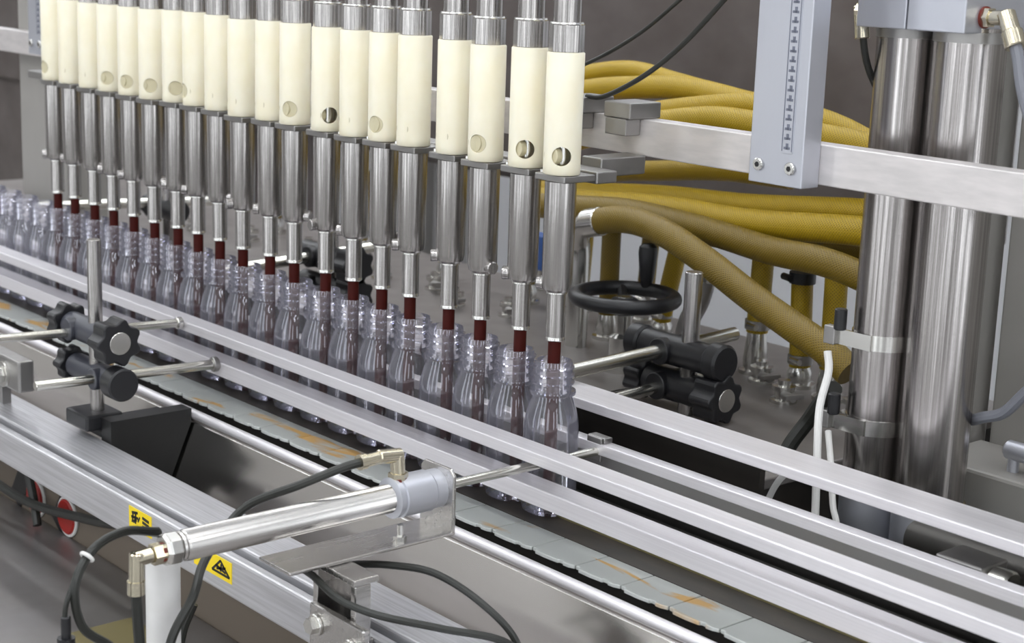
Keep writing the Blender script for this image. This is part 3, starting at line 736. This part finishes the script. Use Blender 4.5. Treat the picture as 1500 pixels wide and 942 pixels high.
t = riser(-0.069, 0.485, 0.19, 0.076, 'upright yellow hose with black upper clamp beside the twin columns', 'yellow_hose', 0.0140, -0.006)
MB().rev((-0.075, 0.485, 0.183), (0, 0, 1), [(0, 0.0168), (0.014, 0.0168)], 18).cyl((-0.095, 0.472, 0.190), (-0.078, 0.466, 0.190), 0.0045).build('upper_clamp', 'black_plastic', t)
riser(-0.004, 0.465, 0.214, 0.090, 'upright yellow hose close beside the twin steel columns', 'yellow_hose', 0.0145, -0.002)
riser(-0.36, 0.53, 0.185, 0.075, 'upright yellow hose leaning behind the hand wheel rim', 'yellow_hose', 0.0135, 0.026)
riser(-0.553, 0.55, 0.19, 0.075, 'upright yellow hose behind the end filling nozzle', 'yellow_hose', 0.0135, 0.008)
riser(-0.450, 0.585, 0.19, 0.075, 'upright olive shaded yellow hose standing behind the hand wheel handle', 'olive_shade_hose', 0.0130, 0.008)
t = thing('pipe_stub', (-0.245, 0.45, 0.05), 'slanted translucent grey pipe stub behind the clamp post', 'pipe')
MB().tube([(-0.205, 0.45, 0.175), (-0.215, 0.45, 0.14), (-0.235, 0.45, 0.10), (-0.24, 0.45, 0.05)], 0.0140, 14).build('pipe', 'dull_steel', t)
MB().rev((-0.2065, 0.45, 0.168), (0.2, 0, 1), [(0, 0.016), (0.010, 0.016)], 18).build('pipe_ring', 'bright_steel', t)
# row of small pump fittings standing on the base behind the nozzles
fx = 0
for x in (-1.45, -1.30, -1.15, -1.02, -0.90, -0.79, -0.68, -0.58, -0.49, -0.30, -0.215, -0.11, -0.03, 0.06):
    y = 0.41 + 0.025 * ((fx * 7) % 3)
    t = thing('pipe_fitting', (x, y, 0.05), 'small steel pipe fitting on the machine base, %s of its row from the steel columns' % ORD[13 - fx], 'fitting', 'pipe fittings on the machine base')
    b = MB().rev((x, y, 0.05), (0, 0, 1), [(0, 0.017), (0.004, 0.017), (0.005, 0.011), (0.014, 0.011), (0.015, 0.015), (0.021, 0.015), (0.022, 0.008), (0.028, 0.008)], 18); b.build('body', 'bright_steel', t)
    MB().cyl((x + 0.01, y - 0.012, 0.062), (x + 0.032, y - 0.020, 0.064), 0.0055, bev=0.001).build('bolt', 'dull_steel', t)
    MB().obox((x + 0.033, y - 0.021, 0.066), (1, -0.3, 0.2), 0.004, (0.3, 1, 0), 0.013, (0, 0, 1), 0.003).build('wing', 'dull_steel', t, 0.001)
    fx += 1
for x, od in ((-1.35, 'furthest from'), (-1.08, 'third from'), (-0.84, 'second from'), (-0.64, 'next to')):
    riser(x, 0.52, 0.20, 0.08, 'upright dull yellow hose behind the nozzles, %s the blue valve' % od, 'olive_shade_hose', 0.0130, 0.006, 'upright hoses behind the nozzles')
t = thing('blue_valve', (-0.70, 0.60, 0.05), 'small blue valve box on grey stem behind the nozzles', 'valve')
MB().box(-0.72, -0.68, 0.585, 0.615, 0.085, 0.140).build('box', 'blue_plastic', t, 0.002)
MB().cyl((-0.70, 0.60, 0.05), (-0.70, 0.60, 0.086), 0.008).build('stem', 'bright_steel', t)

# ------------------------------------------------------------------ cables behind the bottles
def cable(pts, r, mm, label, name='cable', n=10): return tag(MB().tube(pts, r, n, 10).build(name, mm), label, 'cable')
cable([(0.06, 0.155, 0.60), (0.022, 0.155, 0.55), (0.003, 0.155, 0.535), (-0.056, 0.155, 0.496), (-0.13, 0.155, 0.461), (-0.22, 0.155, 0.432)], 0.0022, 'black_rubber', 'thin black cable drooping behind the end nozzle above the hoses')
cable([(0.14, 0.13, 0.60), (0.102, 0.13, 0.553), (0.089, 0.13, 0.539), (0.036, 0.13, 0.492), (-0.007, 0.12, 0.457), (-0.057, 0.112, 0.431), (-0.09, 0.115, 0.4275)], 0.0028, 'black_rubber', 'black cable running down to the clamp block on the beam')
cable([(0.206, 0.19, 0.192), (0.213, 0.185, 0.172), (0.217, 0.17, 0.136), (0.231, 0.155, 0.084), (0.246, 0.14, 0.026), (0.25, 0.135, -0.02)], 0.0042, 'white_cable', 'white sensor cable hanging from the upper band clamp of the column')
cable([(0.213, 0.192, 0.108), (0.238, 0.17, 0.076), (0.259, 0.15, 0.049), (0.274, 0.14, 0.031), (0.28, 0.138, -0.02)], 0.0034, 'white_cable', 'white sensor cable hanging from the lower band clamp of the column')
cable([(0.236, 0.145, 0.090), (0.215, 0.127, 0.075), (0.2, 0.122, 0.047), (0.192, 0.121, 0.01)], 0.0034, 'white_cable', 'short white cable curving under the wide rail')
cable([(0.205, 0.208, 0.150), (0.185, 0.215, 0.132), (0.165, 0.22, 0.105), (0.152, 0.21, 0.078), (0.148, 0.2, 0.057)], 0.0085, 'black_rubber', 'thick black hose curving beside the column foot')
cable([(0.335, 0.262, 0.138), (0.356, 0.25, 0.148), (0.378, 0.25, 0.158), (0.398, 0.25, 0.181), (0.43, 0.25, 0.22)], 0.0058, 'grey_cable', 'grey air hose leaving the twin columns to the cabinet')
cable([(0.378, 0.2075, 0.515), (0.386, 0.204, 0.500), (0.402, 0.196, 0.465), (0.44, 0.19, 0.40), (0.47, 0.22, 0.33)], 0.0058, 'grey_cable', 'grey air hose from the elbow fitting on the head block')
cable([(0.211, 0.20, 0.512), (0.2115, 0.212, 0.48), (0.210, 0.255, 0.42), (0.212, 0.272, 0.32), (0.214, 0.275, 0.20)], 0.0036, 'black_rubber', 'black air hose running down along the far steel column')

# rail joint and return pipe beyond the back guide rail
t = thing('rail_joint', (0.47, 0.075, 0.05), 'dark steel joint block with round pin behind the slim guide rail', 'block')
MB().box(0.447, 0.495, 0.056, 0.096, 0.040, 0.077).build('block', 'dull_steel', t, 0.002)
MB().cyl((0.495, 0.074, 0.060), (0.515, 0.074, 0.060), 0.016, bev=0.002).build('pin', 'rod_steel', t)
tag(MB().cyl((0.36, 0.145, 0.048), (0.95, 0.145, 0.048), 0.016, bev=0.001).build('return_pipe', 'dark_steel'), 'grey steel pipe lying under the wide guide rail', 'pipe')

# ------------------------------------------------------------------ pneumatic stop cylinder
CX, CZ = 0.0345, 0.0685
t = thing('air_cylinder', (CX, -0.3, 0.02), 'polished steel pneumatic cylinder with piston rod crossing the guide rails', 'air cylinder')
MB().rev((CX, -0.462, CZ), (0, 1, 0), [(0, 0.0128), (0.002, 0.0136), (0.004, 0.0128), (0.006, 0.0140), (0.225, 0.0140), (0.227, 0.0152)], 32).build('barrel', 'steel_y', t)
MB().rev((CX, -0.237, CZ), (0, 1, 0), [(0, 0.0155), (0.002, 0.0200), (0.006, 0.0200), (0.007, 0.0188), (0.009, 0.0188), (0.010, 0.0205), (0.044, 0.0205), (0.046, 0.0192), (0.058, 0.0192)], 36).build('head', 'aluminium', t)
MB().rev((CX, -0.478, CZ), (0, 1, 0), [(0, 0.0125), (0.003, 0.0150), (0.013, 0.0150), (0.016, 0.0130)], 8, smooth=False).build('rear_cap', 'bright_steel', t, 0.001)
MB().cyl((CX, -0.179, CZ), (CX, 0.036, CZ), 0.0048, bev=0.0008).build('piston_rod', 'rod_steel', t)
br = MB().prism([(-0.026, 0.0), (0.026, 0.0), (0.026, 0.058), (0.020, 0.064), (-0.020, 0.064), (-0.026, 0.058)], (CX, -0.179, 0.0285), (0, 1, 0), 0.004, (1, 0, 0), (0, 0, 1))
br.box(CX - 0.026, CX + 0.026, -0.365, -0.175, 0.0265, 0.0300)
br.build('angle_bracket', 'steel_y', t, 0.0012)
MB().cyl((CX + 0.017, -0.235, 0.0298), (CX + 0.017, -0.235, 0.036), 0.0065, n=6).cyl((CX + 0.017, -0.235, 0.036), (CX + 0.017, -0.235, 0.047), 0.0032, n=10).build('bolt', 'bright_steel', t)
# top elbow
e = MB().cyl((CX, -0.226, CZ + 0.018), (CX, -0.226, CZ + 0.024), 0.0098, n=6).cyl((CX, -0.226, CZ + 0.022), (CX, -0.228, CZ + 0.043), 0.0072, bev=0.001)
e.cyl((CX, -0.2235, CZ + 0.041), (CX, -0.250, CZ + 0.0435), 0.0070, bev=0.001).cyl((CX, -0.246, CZ + 0.043), (CX, -0.270, CZ + 0.042), 0.0062, n=16, bev=0.001).cyl((CX, -0.265, CZ + 0.0422), (CX, -0.272, CZ + 0.0420), 0.0075, n=16)
e.build('elbow_fitting', 'nickel', t)
MB().cyl((CX, -0.226, CZ + 0.0165), (CX, -0.226, CZ + 0.0195), 0.0088).build('seal', 'red_seal', t)
# rear elbow
e = MB().cyl((CX, -0.478, CZ - 0.002), (CX, -0.488, CZ - 0.002), 0.0098, n=6).cyl((CX, -0.488, CZ - 0.002), (CX, -0.504, CZ - 0.003), 0.0068, bev=0.001)
e.cyl((CX, -0.502, CZ + 0.003), (CX, -0.503, CZ - 0.030), 0.0066, bev=0.001).cyl((CX, -0.503, CZ - 0.022), (CX, -0.503, CZ - 0.034), 0.0078, n=16)
e.build('elbow_fitting', 'nickel', t)
MB().cyl((CX, -0.477, CZ - 0.002), (CX, -0.480, CZ - 0.002), 0.0088).build('seal', 'red_seal', t)

t = thing('stop_block', (0.04, 0.042, 0.03), 'small dark stop block at the piston rod end on the slim rail', 'block')
MB().box(0.018, 0.044, 0.0365, 0.0485, 0.0780, 0.0835).box(0.020, 0.042, 0.0335, 0.0362, 0.058, 0.0835).build('block', 'dull_steel', t, 0.001)

t = thing('cylinder_support', (0.07, -0.31, -0.1995), 'slotted steel support post bolted to the frame rail under the air cylinder', 'support')
MB().box(0.038, 0.098, -0.3075, -0.3045, -0.1995, 0.0200).build('web', 'steel', t, 0.0008)
for a, c in ((0.034, 0.0415), (0.0945, 0.102)):
    MB().box(a, c, -0.322, -0.3045, -0.1995, 0.0200).build('flange', 'steel_y', t, 0.001)
MB().box(0.034, 0.102, -0.323, -0.296, 0.0200, 0.0262).build('top_plate', 'steel_y', t, 0.001)
MB().box(0.040, 0.126, -0.330, -0.3225, -0.056, -0.012).build('clamp_plate', 'steel_y', t, 0.002)
for x, z in ((0.053, -0.030), (0.108, -0.036)):
    MB().cyl((x, -0.330, z), (x, -0.3335, z), 0.0105, bev=0.0008).cyl((x, -0.3335, z), (x, -0.340, z), 0.0078, n=6).build('bolt', 'bright_steel', t)
MB().box(0.050, 0.102, -0.3225, -0.3005, -0.066, -0.034).build('spacer', 'dull_steel', t, 0.001)

o = MB().cyl((-0.012, -0.452, -0.1998), (-0.012, -0.452, 0.050), 0.0155, n=28, bev=0.002).build('white_post', 'white_paint')
tag(o, 'round white painted post standing under the rear of the air cylinder', 'post')

# ------------------------------------------------------------------ air hoses and cables in front
cable([(CX, -0.270, CZ + 0.042), (CX - 0.004, -0.290, 0.107), (CX - 0.02, -0.325, 0.093), (-0.03, -0.350, 0.067), (-0.035, -0.375, 0.045), (-0.005, -0.415, 0.030), (0.02, -0.440, 0.012), (0.03, -0.468, -0.02), (0.03, -0.478, -0.08), (0.03, -0.47, -0.19)], 0.0042, 'black_rubber', 'black air hose from the top elbow passing behind the air cylinder barrel', 'air_hose')
cable([(CX, -0.503, CZ - 0.030), (CX, -0.5025, 0.02), (CX, -0.499, -0.03), (CX, -0.49, -0.10), (CX, -0.48, -0.19)], 0.0048, 'black_rubber', 'black air hose hanging straight from the rear elbow of the air cylinder', 'air_hose')
cable([(0.0, -0.462, 0.071), (0.01, -0.500, 0.083), (0.02, -0.535, 0.077), (0.03, -0.557, 0.052), (0.03, -0.551, 0.015), (0.03, -0.525, -0.010), (0.03, -0.49, -0.045), (0.03, -0.46, -0.12)], 0.0040, 'black_rubber', 'black cable looping from the cylinder rear down past the white post')
t = thing('sensor_cable', (0.03, -0.56, -0.02), 'thin black sensor cable with dangling plug left of the looping cable', 'cable')
MB().tube([(0.005, -0.465, 0.076), (0.015, -0.505, 0.0865), (0.022, -0.540, 0.076), (0.03, -0.562, 0.047), (0.03, -0.567, 0.028), (0.03, -0.566, 0.012)], 0.0022, 8, 10).build('wire', 'black_rubber', t)
MB().cyl((0.03, -0.566, 0.028), (0.03, -0.566, 0.006), 0.0042, bev=0.001).rev((0.03, -0.566, 0.003), (0, 0, 1), [(0, 0.0075), (0.006, 0.0075)], 10).cyl((0.03, -0.566, 0.003), (0.03, -0.566, -0.06), 0.0030).build('plug', 'black_plastic', t)
MB().torus((0.024, -0.5425, 0.0735), (0.2, -0.7, -0.6), 0.0052, 0.0018, 20, 8).build('cable_tie', 'white_cable', t)
cable([(-0.005, -0.317, 0.012), (0.02, -0.329, 0.0165), (0.05, -0.332, 0.0165), (0.09, -0.332, 0.008), (0.125, -0.315, 0.0), (0.16, -0.27, -0.012), (0.19, -0.215, -0.03), (0.2, -0.19, -0.07)], 0.0036, 'black_rubber', 'black air hose sweeping before the support post into the drip tray', 'air_hose')
cable([(0.0, -0.285, 0.000), (0.03, -0.27, 0.008), (0.06, -0.25, 0.012), (0.10, -0.23, 0.012), (0.15, -0.215, -0.004), (0.185, -0.2, -0.035), (0.20, -0.195, -0.09)], 0.0036, 'black_rubber', 'black air hose arching behind the support post into the drip tray', 'air_hose')

# ------------------------------------------------------------------ lower left: shelf, panel, hanging leads
t = thing('lower_shelf', (-0.7, -0.45, FZ), 'scuffed grey steel shelf with dark tan back under the aluminium frame rail', 'shelf')
MB().box(-2.2, 0.7, -0.75, -0.206, -0.212, -0.20).build('sheet', 'shelf', t, 0.002)
MB().box(-2.2, 0.7, -0.2055, -0.198, -0.6, -0.080).build('back_panel', 'tan_panel', t)
for x in (-2.1, 0.6):
    for y in (-0.72, -0.26):
        MB().box(x, x + 0.04, y, y + 0.04, FZ, -0.212).build('leg', 'dull_steel', t)
for a in ((-0.80, -0.88), (-0.67, -0.75)):
    c0 = V((a[0], -0.2065, -0.085)); c1 = V((a[1], -0.2065, -0.195)); d = c1 - c0
    MB().obox((c0 + c1) / 2, d, d.length / 2, (0, 1, 0), 0.0008, d.cross(V((0, 1, 0))), 0.017).build('black_stripe', 'black_plate', t)
for x in (-0.715, -0.81):
    q = MB().cyl((x, -0.206, -0.172), (x, -0.212, -0.172), 0.024, bev=0.002).build('red_button', 'red_plastic', t)
    MB().torus((x, -0.2075, -0.172), (0, 1, 0), 0.0255, 0.0025, 28, 8).build('button_ring', 'white_paint', q)
# amber sheets lying on the shelf
tag(MB().box(-0.42, -0.30, -0.36, -0.27, -0.1998, -0.1985).build('amber_film', 'amber'), 'crumpled amber plastic film on the shelf behind the hanging air hose', 'film')
tag(MB().box(-0.20, -0.06, -0.33, -0.25, -0.1998, -0.1985).build('amber_film', 'amber'), 'amber plastic film on the shelf right of the white post', 'film')
cable([(-0.98, -0.25, -0.14), (-0.80, -0.235, -0.165), (-0.62, -0.225, -0.145), (-0.50, -0.222, -0.12), (-0.40, -0.222, -0.10), (-0.36, -0.225, -0.085)], 0.0062, 'black_rubber', 'thick black cable sagging under the frame rail before the red buttons')
cable([(-0.83, -0.222, -0.09), (-0.80, -0.223, -0.13), (-0.775, -0.226, -0.17), (-0.76, -0.23, -0.193)], 0.0060, 'black_rubber', 'black cable dropping steeply between the two red buttons')
cable([(-0.12, -0.36, -0.06), (-0.125, -0.37, -0.09), (-0.13, -0.375, -0.14), (-0.13, -0.37, -0.194)], 0.0050, 'black_rubber', 'short black cable end standing behind the white post')
cable([(-0.05, -0.24, -0.085), (-0.07, -0.26, -0.12), (-0.09, -0.285, -0.16), (-0.10, -0.30, -0.194)], 0.0042, 'black_rubber', 'black cable hanging under the frame rail beside the support post')
cable([(-0.02, -0.24, -0.085), (-0.035, -0.26, -0.12), (-0.05, -0.285, -0.16), (-0.06, -0.30, -0.194)], 0.0042, 'black_rubber', 'second black cable hanging close to the support post foot')
